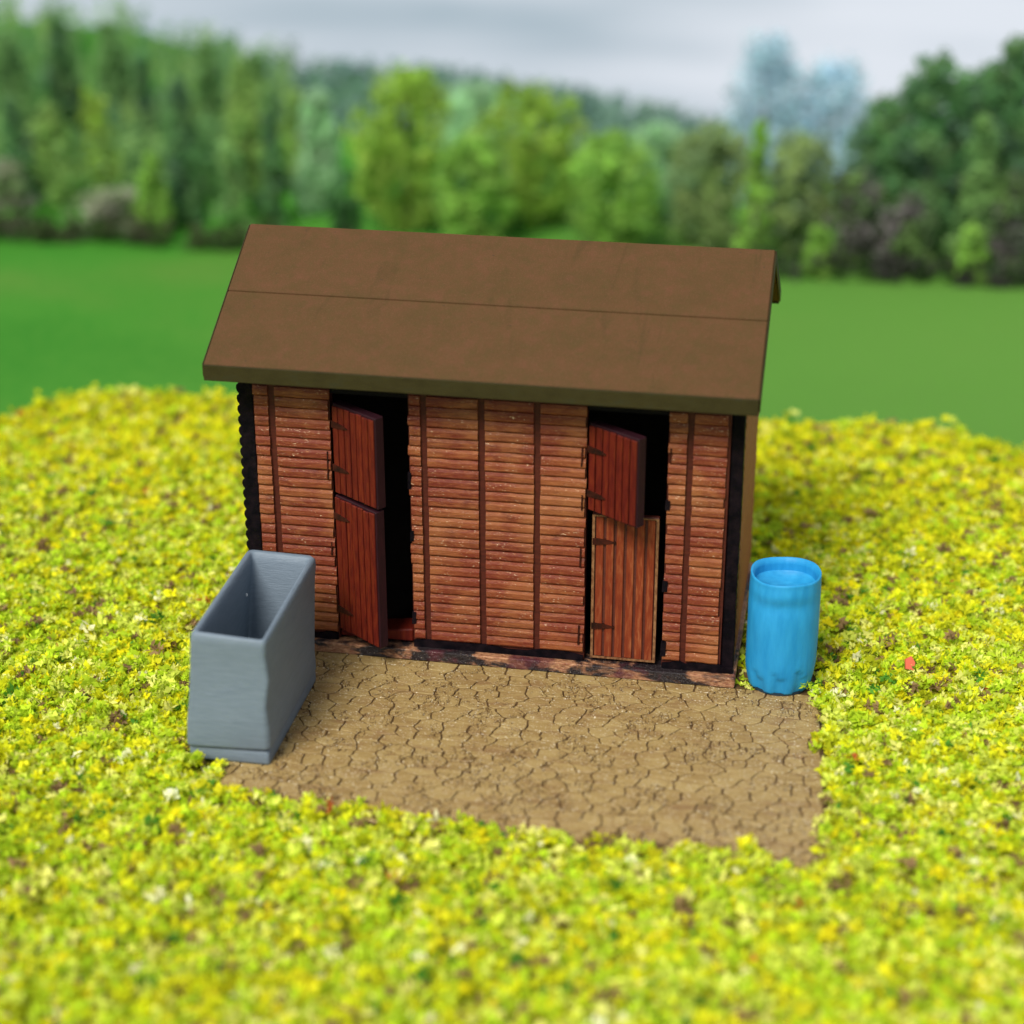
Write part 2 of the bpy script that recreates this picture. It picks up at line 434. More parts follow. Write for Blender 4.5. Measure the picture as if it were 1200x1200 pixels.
cen = np.stack([px, py, pz], 1)[:, None, :] + dr_ * rad[:, None, None] * rng.uniform(0.25, 0.75, (n, KQ, 1))
P = np.stack([cen - ax_ * ln * 0.7, cen + ax_ * ln * 0.1 + sd_ * wd, cen + ax_ * ln, cen - sd_ * wd * 0.8], 2)
Fc = np.arange(n * KQ * 4).reshape(-1, 4)
pal = np.array([(0.72, 0.74, 0.020), (0.80, 0.76, 0.028), (0.54, 0.70, 0.035), (0.70, 0.78, 0.11), (0.88, 0.87, 0.24), (0.90, 0.80, 0.016), (0.46, 0.50, 0.016), (0.30, 0.195, 0.09), (0.92, 0.90, 0.55), (0.60, 0.18, 0.05), (0.10, 0.28, 0.03)])
wts = np.array([0.22, 0.09, 0.25, 0.19, 0.10, 0.03, 0.08, 0.03, 0.022, 0.0015, 0.006])
back = sstep((py - 0.5) / 4.0)[:, None]
wb = np.array([0.29, 0.18, 0.12, 0.04, 0.05, 0.11, 0.14, 0.07, 0.003, 0.001, 0.003])
wl = wts[None] * (1 - back) + wb[None] * back; wl /= wl.sum(1, keepdims=True)
# little drifts of one colour
u = np.clip(0.5 + 0.62 * vnoise(px, py, 11.0, 7.0) + rng.normal(0, 0.22, n), 0, 0.9999)
u = np.where(rng.random(n) < 0.6, rng.random(n), u)
ci = (np.cumsum(wl, 1) < u[:, None]).sum(1).clip(0, len(pal) - 1)
clump = vnoise(px, py, 5.5, 13.0)
ci = np.where((clump > 0.44) & (rng.random(n) < 0.65), 7, ci)          # brownish crumbs lie in little patches
col = pal[ci] * rng.uniform(0.82, 1.18, (n, 1))
fcol = np.clip(np.repeat(col, KQ, 0) * rng.uniform(0.85, 1.15, (n * KQ, 1)), 0, 0.95)
print('crumbs', n, 'triangles', n * KQ * 2)
me = mesh_np('grass_scatter', P.reshape(-1, 3), Fc, M['crumb'])
set_tint(me, fcol)
gs = obj('grass_scatter', me); gs['kind'] = 'stuff'
gs['label'] = 'yellow green crumbly grass scatter covering the ground'; gs['category'] = 'grass'

# ------------------------------------------------------------------ paving
pav = structure(obj('pavement', fixn((lambda b: (b.prism([(-1.75, -2.43), (2.86, -2.49), (2.68, 0.10), (2.68, 0.46), (2.02, 0.46), (2.02, -0.075), (-1.64, -0.075)], -0.03, 0.024), b.mesh('pavement', M['joint']))[1])(MB()))))
def pad_xy(u, v):   # u 0..1 along x, v 0..1 front to back
    fx = -1.73 + (2.84 + 1.73) * u; bx = -1.63 + (2.672 + 1.63) * u
    fy = -2.42 - 0.06 * u; by = -0.085
    return fx + (bx - fx) * v, fy + (by - fy) * v
def clip(poly, mx, my, nx_, ny_):      # keep the side of a line through (mx, my) that faces against (nx_, ny_)
    out_ = []
    for (ax, ay), (bx, by) in zip(poly, poly[1:] + poly[:1]):
        da = (ax - mx) * nx_ + (ay - my) * ny_; db = (bx - mx) * nx_ + (by - my) * ny_
        if da <= 0: out_.append((ax, ay))
        if da * db < 0: t_ = da / (da - db); out_.append((ax + (bx - ax) * t_, ay + (by - ay) * t_))
    return out_
rows, cols_ = 18, 22
stones = []
ASP = 1.35                              # cells are wider than deep
seeds = []
for i in range(rows):
    for j in range(cols_ + 1):
        u = (j + 0.5 * (i % 2) + random.uniform(-0.33, 0.33)) / cols_; v = (i + 0.5 + random.uniform(-0.27, 0.27)) / rows
        if -0.01 < u < 1.01: seeds.append((min(max(u, 0.012), 0.988), v))
SXY = [pad_xy(*q) for q in seeds]
border = [pad_xy(*q) for q in ((0, 0), (1, 0), (1, 1), (0, 1))]
def jig(x, y):                          # the same wobble for both stones of a joint
    return (x + 0.017 * mnoise.noise(Vector((x * 7, y * 9, 1))) + 0.024 * mnoise.noise(Vector((x * 22, y * 34, 5))),
            y + 0.010 * mnoise.noise(Vector((x * 8, y * 8, 9))) + 0.009 * mnoise.noise(Vector((x * 30, y * 22, 3))))
for sx0, sy0 in SXY:
    poly = list(border)
    for ox, oy in SXY:
        if (ox, oy) == (sx0, sy0) or abs(ox - sx0) > 0.7 or abs(oy - sy0) > 0.6: continue
        dx, dy = ox - sx0, (oy - sy0) * ASP * ASP
        poly = clip(poly, (ox + sx0) / 2, (oy + sy0) / 2, dx, dy)
        if len(poly) < 3: break
    if len(poly) < 3: continue
    fine = []
    for (ax, ay), (bx, by) in zip(poly, poly[1:] + poly[:1]):
        m_ = max(1, min(5, int(math.hypot(bx - ax, by - ay) / 0.028)))
        for q in range(m_): fine.append(jig(ax + (bx - ax) * q / m_, ay + (by - ay) * q / m_))
    cx = sum(p[0] for p in fine) / len(fine); cy = sum(p[1] for p in fine) / len(fine)
    hx_ = max(abs(p[0] - cx) for p in fine); hy_ = max(abs(p[1] - cy) for p in fine)
    if hx_ < 0.025 or hy_ < 0.025: continue
    gx, gy = 0.0055 + 0.0055 * random.random(), 0.0045 + 0.003 * random.random()
    kx, ky = 1 - gx / hx_, 1 - gy / hy_
    n_ = len(fine); z0, z1, z2 = 0.020, 0.0302, 0.0335 + random.uniform(-0.0015, 0.0015)
    tx, ty = random.uniform(-0.006, 0.006), random.uniform(-0.006, 0.006)
    rel = [((x - cx) * kx, (y - cy) * ky) for x, y in fine]
    v = [(x, y, z0) for x, y in rel] + [(x, y, z1) for x, y in rel] + [(x * 0.965, y * 0.95, z2 + tx * x + ty * y) for x, y in rel]
    f = [(q, (q + 1) % n_, (q + 1) % n_ + n_, q + n_) for q in range(n_)] + [(q + n_, (q + 1) % n_ + n_, (q + 1) % n_ + 2 * n_, q + 2 * n_) for q in range(n_)]
    f.append(tuple(range(2 * n_, 3 * n_)))
    stones.append((hx_ * hy_ / (cy + 13.4) ** 2, v, f, cx, cy))
stones.sort(key=lambda q: -q[0])
for _, v, f, cx, cy in stones[:298]:
    me = bpy.data.meshes.new('paving_stone'); me.from_pydata(v, [], f); me.materials.append(M['stone'])
    obj('paving_stone', me, pav, (cx, cy, 0))
b = MB()
for _, v, f, cx, cy in stones[298:]: b.add([(x + cx, y + cy, z) for x, y, z in v], f)
o = obj('small_stones', b.mesh('small_stones', M['stone']), pav); o['kind'] = 'stuff'

# ------------------------------------------------------------------ the shed
shed = thing('wooden_shed', 'red brown clapboard shed with brown pitched roof and two stable doors', 'shed', (0, 0, 0.03))
ZB, ZT, NR = 0.165, 2.300, 25                     # wall bottom, top under the eave, board rows (relative to shed base)
PITCH = (ZT - ZB) / NR
D = 2.0                                           # depth of the shed
EY, EZ, RY, RZ = -0.318, 2.565, 1.006, 3.299      # eave and ridge of the roof's top surface
SL = (RZ - EZ) / (RY - EY)
def roof_under(y): return EZ - 0.135 + SL * (min(y, 2 * RY - y) - EY)

# plinth
b = MB(); b.box(-2.0, 2.015, -0.092, D + 0.05, 0.0, 0.095); obj('plinth', bevel(b.mesh('plinth', M['plinth']), 0.008), shed)
# floor of the interior, back wall and side walls
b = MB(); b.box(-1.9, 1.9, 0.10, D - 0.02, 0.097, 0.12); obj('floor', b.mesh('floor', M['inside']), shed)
def wall_block(x0, x1, y0, y1, z0, z1, name='wall', mat='backing'):
    b = MB(); b.box(x0, x1, y0, y1, z0, z1); return obj(name, b.mesh(name, M[mat]), shed)
for x0, x1 in ((-1.885, -1.255), (-0.625, 0.785), (1.415, 1.885)): wall_block(x0, x1, 0.0, 0.085, 0.098, ZT + 0.12)
# lintel strip above the doorways
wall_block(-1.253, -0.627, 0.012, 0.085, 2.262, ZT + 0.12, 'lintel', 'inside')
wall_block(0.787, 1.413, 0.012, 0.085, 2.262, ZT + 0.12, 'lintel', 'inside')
for s in (-1, 1):
    pts = [(0.11, 0.098), (D, 0.098), (D, roof_under(D) - 0.01), (RY, roof_under(RY) - 0.01), (0.11, roof_under(0.11) - 0.01)]
    b = MB(); xa, xb = sorted((s * 1.90, s * 1.965)); b.prism(pts, xa, xb, 'x'); obj('side_wall', fixn(b.mesh('side_wall', M['side'])), shed)
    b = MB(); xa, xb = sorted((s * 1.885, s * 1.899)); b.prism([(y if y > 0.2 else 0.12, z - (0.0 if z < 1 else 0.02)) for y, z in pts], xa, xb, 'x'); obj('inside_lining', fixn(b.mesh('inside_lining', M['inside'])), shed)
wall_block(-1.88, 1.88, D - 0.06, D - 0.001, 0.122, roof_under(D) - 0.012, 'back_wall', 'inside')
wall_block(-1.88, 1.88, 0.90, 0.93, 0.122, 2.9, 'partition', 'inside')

# brown block standing in for the lit floor just inside the left doorway
b = MB(); b.prism([(-1.245, 0.121), (-0.632, 0.121), (-0.632, 0.235), (-0.80, 0.215), (-1.245, 0.165)], 0.004, 0.22, 'y'); obj('lit_floor', bevel(fixn(b.mesh('lit_floor', M['door'])), 0.01), shed)
# front boards
def board_mesh(L_, seed, h=PITCH, left_rag=0.006, right_rag=0.006, mat='board'):
    r = random.Random(seed)
    prof = [(0.006, 0.0), (-0.018, 0.003), (-0.026, 0.016), (-0.025, 0.055), (-0.014, h * 0.93), (0.004, h * 0.975)]
    nx_ = 4; v = []; f = []; k_ = len(prof)
    for i in range(nx_ + 1):
        x = L_ * i / nx_ - L_ / 2
        if i == 0: x += r.uniform(0, left_rag)
        if i == nx_: x -= r.uniform(0, right_rag)
        dz = r.uniform(-0.0025, 0.0025); dy = r.uniform(-0.003, 0.003)
        for j, (y, z) in enumerate(prof):
            v.append((x, y + dy * (y < 0), z + dz * (0 < j < k_ - 1)))
    for i in range(nx_):
        for j in range(k_):
            a_, b_ = i * k_ + j, i * k_ + (j + 1) % k_
            f.append((a_, b_, b_ + k_, a_ + k_))
    f.append(tuple(range(k_))[::-1]); f.append(tuple(range(nx_ * k_, nx_ * k_ + k_)))
    me = bpy.data.meshes.new('board'); me.from_pydata(v, [], f); me.materials.append(M[mat])
    return fixn(me)
segs = [(-1.872, -1.752), (-1.700, -1.252), (-0.628, -0.525), (-0.473, -0.064), (-0.014, 0.374), (0.424, 0.788), (1.412, 1.560), (1.606, 1.868)]
for si, (x0, x1) in enumerate(segs):
    ms = [board_mesh(x1 - x0, si * 10 + q, left_rag=0.016 if si in (2, 6) else 0.005, right_rag=0.018 if si in (1, 5, 7) else 0.005) for q in range(4)]
    for rI in range(NR):
        sag = 0.014 * mnoise.noise(Vector((si * 0.7, rI * 0.23, 2.0)))
        o = obj('board', ms[(rI * 7 + si + random.randrange(4)) % 4], shed, ((x0 + x1) / 2 + random.uniform(-0.002, 0.002), random.uniform(-0.003, 0.003), ZB + rI * PITCH + random.uniform(-0.002, 0.002) + sag * 0.3), (0, random.uniform(-0.0025, 0.0025), 0))
# side wall boards, left (clapboard, its ends scallop the corner)
for s in (-1, 1):
    for rI in range(0, 37):
        z = ZB + rI * PITCH
        half = None
        yb = 0.13; ye = D
        if z + PITCH > roof_under(0.13) - 0.02:
            yy = EY + (z + PITCH + 0.03 - (EZ - 0.135)) / SL
            yb = max(yb, yy); ye = min(ye, 2 * RY - yy)
        if ye - yb < 0.12: continue
        me = board_mesh(ye - yb, 500 + rI, mat='side')
        obj('board', me, shed, (s * 1.965, (yb + ye) / 2, z), (0, 0, math.pi / 2 if s > 0 else -math.pi / 2))

# corner posts: glossy black, the left one with a scalloped outer edge
pts = [(-1.878, 0.10), (-1.878, ZT + 0.1)]
for rI in range(NR, -1, -1):
    z = 0.10 + (ZT - 0.02) * rI / NR
    pts += [(-1.992, z + 0.012), (-2.012, z - 0.004), (-2.016, z - 0.03), (-2.008, z - 0.055)]
pts = [p for p in pts if p[1] > 0.1 - 1e-6]; pts.append((-1.99, 0.10))
b = MB(); b.prism(pts[::-1], 0.0, 0.125, 'y'); obj('corner_post', fixn(b.mesh('corner_post', M['black'])), shed)
b = MB()
pts = [(1.886, 0.10), (1.989, 0.10), (1.986, 0.8), (1.991, 1.5), (1.986, ZT + 0.1), (1.886, ZT + 0.1)]
b.prism(pts, 0.028, 0.125, 'y'); obj('corner_post', bevel(fixn(b.mesh('corner_post', M['black'])), 0.01, 2), shed)
# black strip standing in for the shade in the recess between wall and plinth
for x0, x1 in ((-1.87, -1.26), (-0.62, 0.78), (1.42, 1.99)):
    b = MB()
    n_ = 9
    top = [(x0 + (x1 - x0) * i / n_, ZB + random.uniform(-0.03, 0.006)) for i in range(n_ + 1)]
    b.prism([(x0, 0.0955)] + [(x1, 0.0955)] + top[::-1], -0.028, -0.001, 'y'); obj('foot_shade', fixn(b.mesh('foot_shade', M['black'])), shed)
# latch plates / hinge marks cut in beside the doorways
for x, z, w, h in ((0.752, 1.88, 0.016, 0.15), (0.756, 1.50, 0.016, 0.13), (0.750, 1.02, 0.016, 0.16), (0.744, 0.33, 0.018, 0.17), (-1.285, 1.66, 0.014, 0.24), (-1.283, 0.93, 0.014, 0.12),
                   (-0.622, 1.58, 0.030, 0.14), (-0.612, 1.10, 0.034, 0.10), (-0.612, 0.36, 0.036, 0.11), (1.425, 1.53, 0.040, 0.08), (1.425, 0.83, 0.045, 0.10), (1.428, 0.27, 0.045, 0.13), (1.436, 1.95, 0.016, 0.12)):
    b = MB(); q = 0.004
    b.prism([(x - w / 2, z - h / 2), (x + w / 2 - q, z - h / 2 + q), (x + w / 2, z + h / 2 - q), (x - w / 2 + q, z + h / 2)], -0.033, -0.001, 'y'); obj('hinge_plate', fixn(b.mesh('hinge_plate', M['black'] if w > 0.02 else M['strap'])), shed)

# doors: each leaf is a slab with planks on it and strap marks
def door_leaf(name, hx, hy, ang, width, z0, z1, thick, planks, mat, straps, label, pad_=0.012, grv=0.009):
    """leaf hinged at its left edge; ang = swing towards the viewer"""
    b = MB(); b.box(0, width, 0.012, thick, z0, z1)
    core = obj(name, bevel(b.mesh(name, M['door_edge' if ang > 0.05 else 'groove']), 0.006), shed, (hx, hy, 0), (0, 0, -ang), label)
    pw = (width - 2 * pad_ + grv) / planks
    for i in range(planks):
        b = MB(); xa = pad_ + i * pw; xb = xa + pw - grv
        za, zb = z0 + 0.012 + random.uniform(0, 0.006), z1 - 0.012 - random.uniform(0, 0.008)
        b.box(xa, xb, -0.004 + random.uniform(-0.003, 0.003), 0.013, za, zb)
        obj('plank', bevel(b.mesh('plank', M[mat]), 0.004), core)
    for zc_ in straps:
        b = MB()
        b.prism([(0.004, zc_ - 0.034), (0.13, zc_ - 0.020), (0.19, zc_ - 0.004), (0.13, zc_ + 0.014), (0.004, zc_ + 0.024)], -0.013, 0.010, 'y')
        obj('hinge_strap', fixn(b.mesh('hinge_strap', M['strap'])), core)
    return core
A1 = math.radians(34)
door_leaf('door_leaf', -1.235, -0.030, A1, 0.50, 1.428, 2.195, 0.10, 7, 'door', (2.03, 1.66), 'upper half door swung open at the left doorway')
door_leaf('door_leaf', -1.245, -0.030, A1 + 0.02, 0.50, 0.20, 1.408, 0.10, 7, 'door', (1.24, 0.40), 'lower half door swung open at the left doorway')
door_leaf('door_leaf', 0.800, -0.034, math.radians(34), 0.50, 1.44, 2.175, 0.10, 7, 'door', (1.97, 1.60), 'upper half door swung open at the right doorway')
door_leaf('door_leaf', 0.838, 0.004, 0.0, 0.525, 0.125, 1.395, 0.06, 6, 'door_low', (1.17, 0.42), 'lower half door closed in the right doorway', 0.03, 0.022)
# pale chipped rim of the closed lower door
fr = MB(); fr.box(0.838, 0.858, -0.006, 0.003, 0.125, 1.395); fr.box(1.343, 1.363, -0.006, 0.003, 0.125, 1.395); fr.box(0.858, 1.343, -0.006, 0.003, 0.125, 0.140); fr.box(0.858, 1.343, -0.006, 0.003, 1.383, 1.395)
M['rim'] = m_simple_wood('door_rim', [(0.09, 0.03, 0.012), (0.34, 0.18, 0.08)], 0.5, 25, (2, 2, 1), spec=0.2)
obj('door_rim', fr.mesh('door_rim', M['rim']), shed)

# roof: two panels a side with a seam, edge boards with shade put into their dark olive
def slope_panel(name, y0, y1, front, mat='roof', x0=-2.152, x1=2.093, t=0.115, lift=0.0):
    def top(y): return EZ + SL * (y - EY) + lift
    if front: pts = [(y0, top(y0) - t), (y1, top(y1) - t), (y1, top(y1)), (y0, top(y0))]
    else: pts = [(2 * RY - y0, top(y0) - t), (2 * RY - y0, top(y0)), (2 * RY - y1, top(y1)), (2 * RY - y1, top(y1) - t)]
    b = MB(); b.prism(pts, x0, x1, 'x'); me = fixn(b.mesh(name, M[mat]))
    return obj(name, bevel(me, 0.006), shed)
ys_ = EY + 0.513 * (RY - EY)
for fr_ in (True, False):
    slope_panel('roof_panel', EY + 0.004, ys_ - 0.006, fr_)
    slope_panel('roof_panel', ys_ + 0.006, RY - 0.001, fr_, lift=0.002)
    slope_panel('roof_seam', ys_ - 0.0055, ys_ + 0.0055, fr_, mat='black', lift=-0.014, t=0.06, x0=-2.148, x1=2.089)
# eave boards front and back
for s in (0, 1):
    ya, yb = (EY - 0.012, EY + 0.003) if s == 0 else (2 * RY - EY - 0.003, 2 * RY - EY + 0.012)
    b = MB(); b.box(-2.154, 2.095, ya, yb, EZ - 0.132, EZ - 0.004); obj('eave_board', bevel(b.mesh('eave_board', M['fascia']), 0.006, 2), shed)
# verge strips on the gable ends
for xa, xb in ((-2.166, -2.153), (2.094, 2.107)):
    for frn in (True, False):
        slope_panel('verge_board', EY + 0.004, RY - 0.001, frn, mat='fascia', x0=xa, x1=xb, t=0.112, lift=-0.004)

# ------------------------------------------------------------------ grey bin
bin_ = thing('water_trough', 'tall grey painted open trough standing left of the shed door', 'trough', (-1.61, -1.22, 0.0335), math.radians(0.5))
bin_.scale = (1.035, 1.02, 1.0)
def rrect(hx, hy, r, n=5, cx=0, cy=0):
    q = []
    for sx_, sy_, a0 in ((1, 1, 0), (-1, 1, 90), (-1, -1, 180), (1, -1, 270)):
        for i in range(n):
            t_ = math.radians(a0 + 90 * i / (n - 1)); q.append((cx + sx_ * (hx - r) + r * math.cos(t_), cy + sy_ * (hy - r) + r * math.sin(t_)))
    return q
def loft(rings, cap0=True, cap1=True):
    b = MB(); n_ = len(rings[0]); v = [p for rg in rings for p in rg]; f = []
    for i in range(len(rings) - 1):
        for j in range(n_): f.append((i * n_ + j, i * n_ + (j + 1) % n_, (i + 1) * n_ + (j + 1) % n_, (i + 1) * n_ + j))
    if cap0: f.append(tuple(range(n_))[::-1])
    if cap1: f.append(tuple(range((len(rings) - 1) * n_, len(rings) * n_)))
    b.add(v, f); return b
def wob(p, amp, sc, sd):
    v = Vector(p); return tuple(v + amp * mnoise.noise_vector(v * sc + Vector((sd, sd, sd))))
HT = 1.07
rings = []
prof = [(0.296, 0.640, 0.115), (0.302, 0.650, 0.122), (0.303, 0.652, 0.14), (0.300, 0.650, 0.30), (0.293, 0.655, 0.5), (0.286, 0.66, 0.7), (0.280, 0.675, 0.90), (0.279, 0.684, 1.00), (0.275, 0.683, 1.045), (0.255, 0.668, HT), (0.230, 0.645, 1.048), (0.222, 0.634, 0.99), (0.232, 0.635, 0.7), (0.236, 0.62, 0.35), (0.24, 0.61, 0.17)]
for hx, hy, z in prof:
    # slight hollow of the long sides and lean of the front
    ring = []
    for x, y in rrect(hx, hy, 0.035, 5, 0.038 * min(1, z), 0.01 + 0.10 * (z - 0.3) if z > 0.3 else 0.01):
        ring.append(wob((x, y, z - 0.02 * (y < 0) * (z > 0.9) + 0.01 * math.sin(y * 5)*(z>0.9)), 0.030, 4.2, 5.0))
    rings.append(ring)
obj('tub', loft(rings).mesh('tub', M['grey'], True), bin_)
rings = [[wob((x, y, z), 0.004, 6, 2) for x, y in rrect(hx, hy, 0.02, 4, 0.002, 0.01)] for hx, hy, z in ((0.296, 0.636, 0.0), (0.299, 0.640, 0.02), (0.298, 0.640, 0.09), (0.290, 0.632, 0.118))]
obj('base', loft(rings).mesh('base', M['grey'], True), bin_)
b = MB(); b.box(-0.250, -0.234, 0.465, 0.480, 0.75, 0.777); obj('paint_fleck', bevel(b.mesh('paint_fleck', M['white']), 0.006), bin_, (0.048, 0.10, 0.0))

# ------------------------------------------------------------------ blue barrel
bar = thing('water_butt', 'bright blue dented water butt at right front corner of the shed', 'barrel', (2.358, 0.085, 0.0335))
NA, rings = 56, []
HB = 0.99
def rimz(a):     # a = 0 faces the viewer, positive to the right
    c_ = math.cos(a)
    return HB - 0.005 - 0.012 * max(0, math.cos(a + 0.45)) + 0.008 * math.sin(3 * a + 1)
def barrel_r(a, z):
    r = 0.272 + 0.011 * math.sin(math.pi * min(1, z / 0.98))
    if z < 0.24: r -= 0.034 * (1 - z / 0.24) ** 2
    r += 0.009 * mnoise.noise(Vector((math.cos(a) * 1.3, math.sin(a) * 1.3, z * 2.6 + 3))) + 0.003 * mnoise.noise(Vector((math.cos(a) * 4, math.sin(a) * 4, z * 6)))
    # rolled lip and the dent below it at the front
    fr_ = max(0, math.cos(a + 0.1)) ** 2
    r += 0.009 * fr_ * math.exp(-((z - 0.90) / 0.05) ** 2) - 0.013 * fr_ * math.exp(-((z - 0.80) / 0.06) ** 2)
    # chipped skirt near the foot
    for a0, zt, w_ in ((0.55, 0.25, 0.30), (-0.15, 0.22, 0.30), (-0.85, 0.2, 0.3)):
        d_ = (a - a0)
        if 0 < d_ < w_ and z < zt - 0.55 * d_ * zt / w_ * (0.8 + 0.2 * math.sin(d_ * 40)): r -= 0.015
        elif -0.3 < d_ <= 0 and z < zt: r += 0.006 * (1 + d_ / 0.3) * (1 - (z / zt) ** 3)
    return r
zs = [0.015, 0.03, 0.05, 0.075, 0.10, 0.125, 0.15, 0.175, 0.20, 0.225, 0.25, 0.28, 0.33, 0.4, 0.5, 0.6, 0.7, 0.75, 0.79, 0.82, 0.85, 0.88, 0.91, 0.94, 0.965, 0.985]
def ringat(fr_r, z, top=False, dr=0.0):
    q = []
    for i in range(NA):
        a = 2 * math.pi * i / NA - math.pi
        zz = z * rimz(a) / HB * (HB / 1.0) if True else z
        r = barrel_r(a, z) + dr
        q.append((r * math.sin(a), -r * math.cos(a), zz if z > 0.5 else z * (0.5 * rimz(a) / 0.5 if False else 1) + (0.0)))
    return q
def zmap(a, z):    # 0..1 to actual height, the foot level, the rim uneven
    return z * (1.0 + (rimz(a) - 1.0) * sstep(np.array(z)).item())
rings = []
for z in zs + [1.0]:
    rings.append([((barrel_r(a, z)) * math.sin(a), -(barrel_r(a, z)) * math.cos(a), zmap(a, z)) for a in [2 * math.pi * i / NA - math.pi for i in range(NA)]])
for dr, dz in ((-0.006, 0.006), (-0.014, 0.004), (-0.020, -0.012)):
    rings.append([((barrel_r(a, 1.0) + dr) * math.sin(a), -(barrel_r(a, 1.0) + dr) * math.cos(a), zmap(a, 1.0) + dz) for a in [2 * math.pi * i / NA - math.pi for i in range(NA)]])
for z in (0.975, 0.95, 0.92, 0.90, 0.895):
    rings.append([((0.242) * math.sin(a), -(0.242) * math.cos(a), zmap(a, z)) for a in [2 * math.pi * i / NA - math.pi for i in range(NA)]])
obj('body', fixn(loft(rings, True, True).mesh('body', M['blue'], True)), bar)
rings = [[(r * math.sin(2 * math.pi * i / 32), -r * math.cos(2 * math.pi * i / 32), z) for i in range(32)] for r, z in ((0.215, 0.0), (0.236, 0.0), (0.236, 0.022))]
obj('foot', fixn(loft(rings).mesh('foot', M['barrel_shade'])), bar)  # dark ring stands in for the shade under the barrel

# ------------------------------------------------------------------ small red flake lying in the grass
M['red'] = NT('red_flake', 0.6).color((0.55, 0.10, 0.05)).m
b = MB(); b.prism([(-0.035, -0.05), (0.03, -0.055), (0.045, 0.01), (0.01, 0.06), (-0.04, 0.03)], 0, 0.02)
o = obj('fallen_petal', fixn(b.mesh('fallen_petal', M['red'])), None, (3.38, 0.45, 0.10), (0.9, 0.2, 0.3))
o['label'] = 'small red flake lying on the yellow grass right of the blue barrel'; o['category'] = 'petal'

# ------------------------------------------------------------------ trees and hedge behind
bark = NT('bark', 0.85, 0.1)
bark.color(bark.ramp(bark.noise(14, 4, 0.6, (2, 2, 0.5)), [(0.35, (0.06, 0.045, 0.04)), (0.65, (0.17, 0.13, 0.12))]))
bark.bump(bark.noise(40, 3), 0.5, 0.01)
M['bark'] = bark.m
PALS = {  # greens lightened to put background haze into the leaf colours
 'palebush': [(0.22, 0.32, 0.14), (0.36, 0.4, 0.26), (0.46, 0.46, 0.36)],
 'bright': [(0.307, 0.531, 0.106), (0.366, 0.59, 0.13), (0.271, 0.472, 0.106)],
 'light': [(0.33, 0.531, 0.153), (0.271, 0.46, 0.142), (0.389, 0.566, 0.177)],
 'yellow': [(0.354, 0.531, 0.094), (0.295, 0.472, 0.088), (0.425, 0.59, 0.118)],
 'mid': [(0.248, 0.448, 0.165), (0.212, 0.401, 0.153), (0.295, 0.484, 0.177)],
 'dark': [(0.142, 0.319, 0.13), (0.165, 0.354, 0.13), (0.201, 0.354, 0.142), (0.142, 0.26, 0.153)],
 'darkbush': [(0.07, 0.18, 0.07), (0.09, 0.21, 0.07)],
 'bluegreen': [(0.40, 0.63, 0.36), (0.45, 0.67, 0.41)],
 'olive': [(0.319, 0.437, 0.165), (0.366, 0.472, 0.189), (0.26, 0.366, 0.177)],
 'blue': [(0.55, 0.70, 0.78), (0.62, 0.76, 0.84), (0.42, 0.60, 0.64)],  # haze put into pale blue leaves
 'purple': [(0.177, 0.201, 0.153), (0.153, 0.236, 0.106), (0.224, 0.206, 0.201), (0.177, 0.295, 0.094)],
}
def leaf_mesh(name, centers, radii, cols, per, lsize, seed):
    """clumps of small leaf quads"""
    r = np.random.default_rng(seed)
    n = len(centers) * per
    c = np.repeat(centers, per, 0); rr = np.repeat(radii, per, 0)
    d = r.normal(0, 1, (n, 3)); d /= np.linalg.norm(d, axis=1)[:, None]
    p = c + d * rr * (r.random((n, 1)) ** 0.45)
    u = r.normal(0, 1, (n, 3)); u[:, 2] *= 0.6; u /= np.linalg.norm(u, axis=1)[:, None]
    w = np.cross(u, r.normal(0, 1, (n, 3))); w /= np.linalg.norm(w, axis=1)[:, None] + 1e-9
    s = lsize * r.uniform(0.6, 1.4, (n, 1))
    V = np.stack([p - u * s, p + w * s * 0.55, p + u * s, p - w * s * 0.55], 1).reshape(-1, 3)
    F = np.arange(4 * n).reshape(n, 4)
    me = mesh_np(name, V, F, M['leaf'])
    col = np.repeat(cols, per, 0) * r.uniform(0.75, 1.25, (n, 1))
    set_tint(me, col)
    return me
def trunk_mesh(h, r0, limbs, seed):
    r = random.Random(seed); b = MB()
    def tube(p, q, ra, rb, n=6):
        p, q = Vector(p), Vector(q); d = (q - p).normalized(); a = d.orthogonal().normalized(); c = d.cross(a)
        v = [p + (a * math.cos(t) + c * math.sin(t)) * ra for t in [2 * math.pi * i / n for i in range(n)]]
        v += [q + (a * math.cos(t) + c * math.sin(t)) * rb for t in [2 * math.pi * i / n for i in range(n)]]
        b.add(v, [(i, (i + 1) % n, (i + 1) % n + n, i + n) for i in range(n)])
    pts = [Vector((0, 0, -0.06))]
    for i in range(1, 5): pts.append(Vector((r.uniform(-1, 1) * 0.03 * h * (i > 1), r.uniform(-1, 1) * 0.03 * h * (i > 1), h * 0.92 * i / 4)))
    for i in range(4): tube(pts[i], pts[i + 1], r0 * (1 - 0.22 * i), r0 * (1 - 0.22 * (i + 1)))
    for k_ in range(limbs):
        t = r.uniform(0.25, 0.85); p = pts[0].lerp(pts[-1], t); a = r.uniform(0, 6.28); l_ = h * 0.28 * (1.1 - t)
        tube(p, p + Vector((math.cos(a) * l_, math.sin(a) * l_, l_ * 1.1)), r0 * 0.4 * (1.1 - t), r0 * 0.12, 5)
    return b.mesh('trunk', M['bark'])
TID = 0
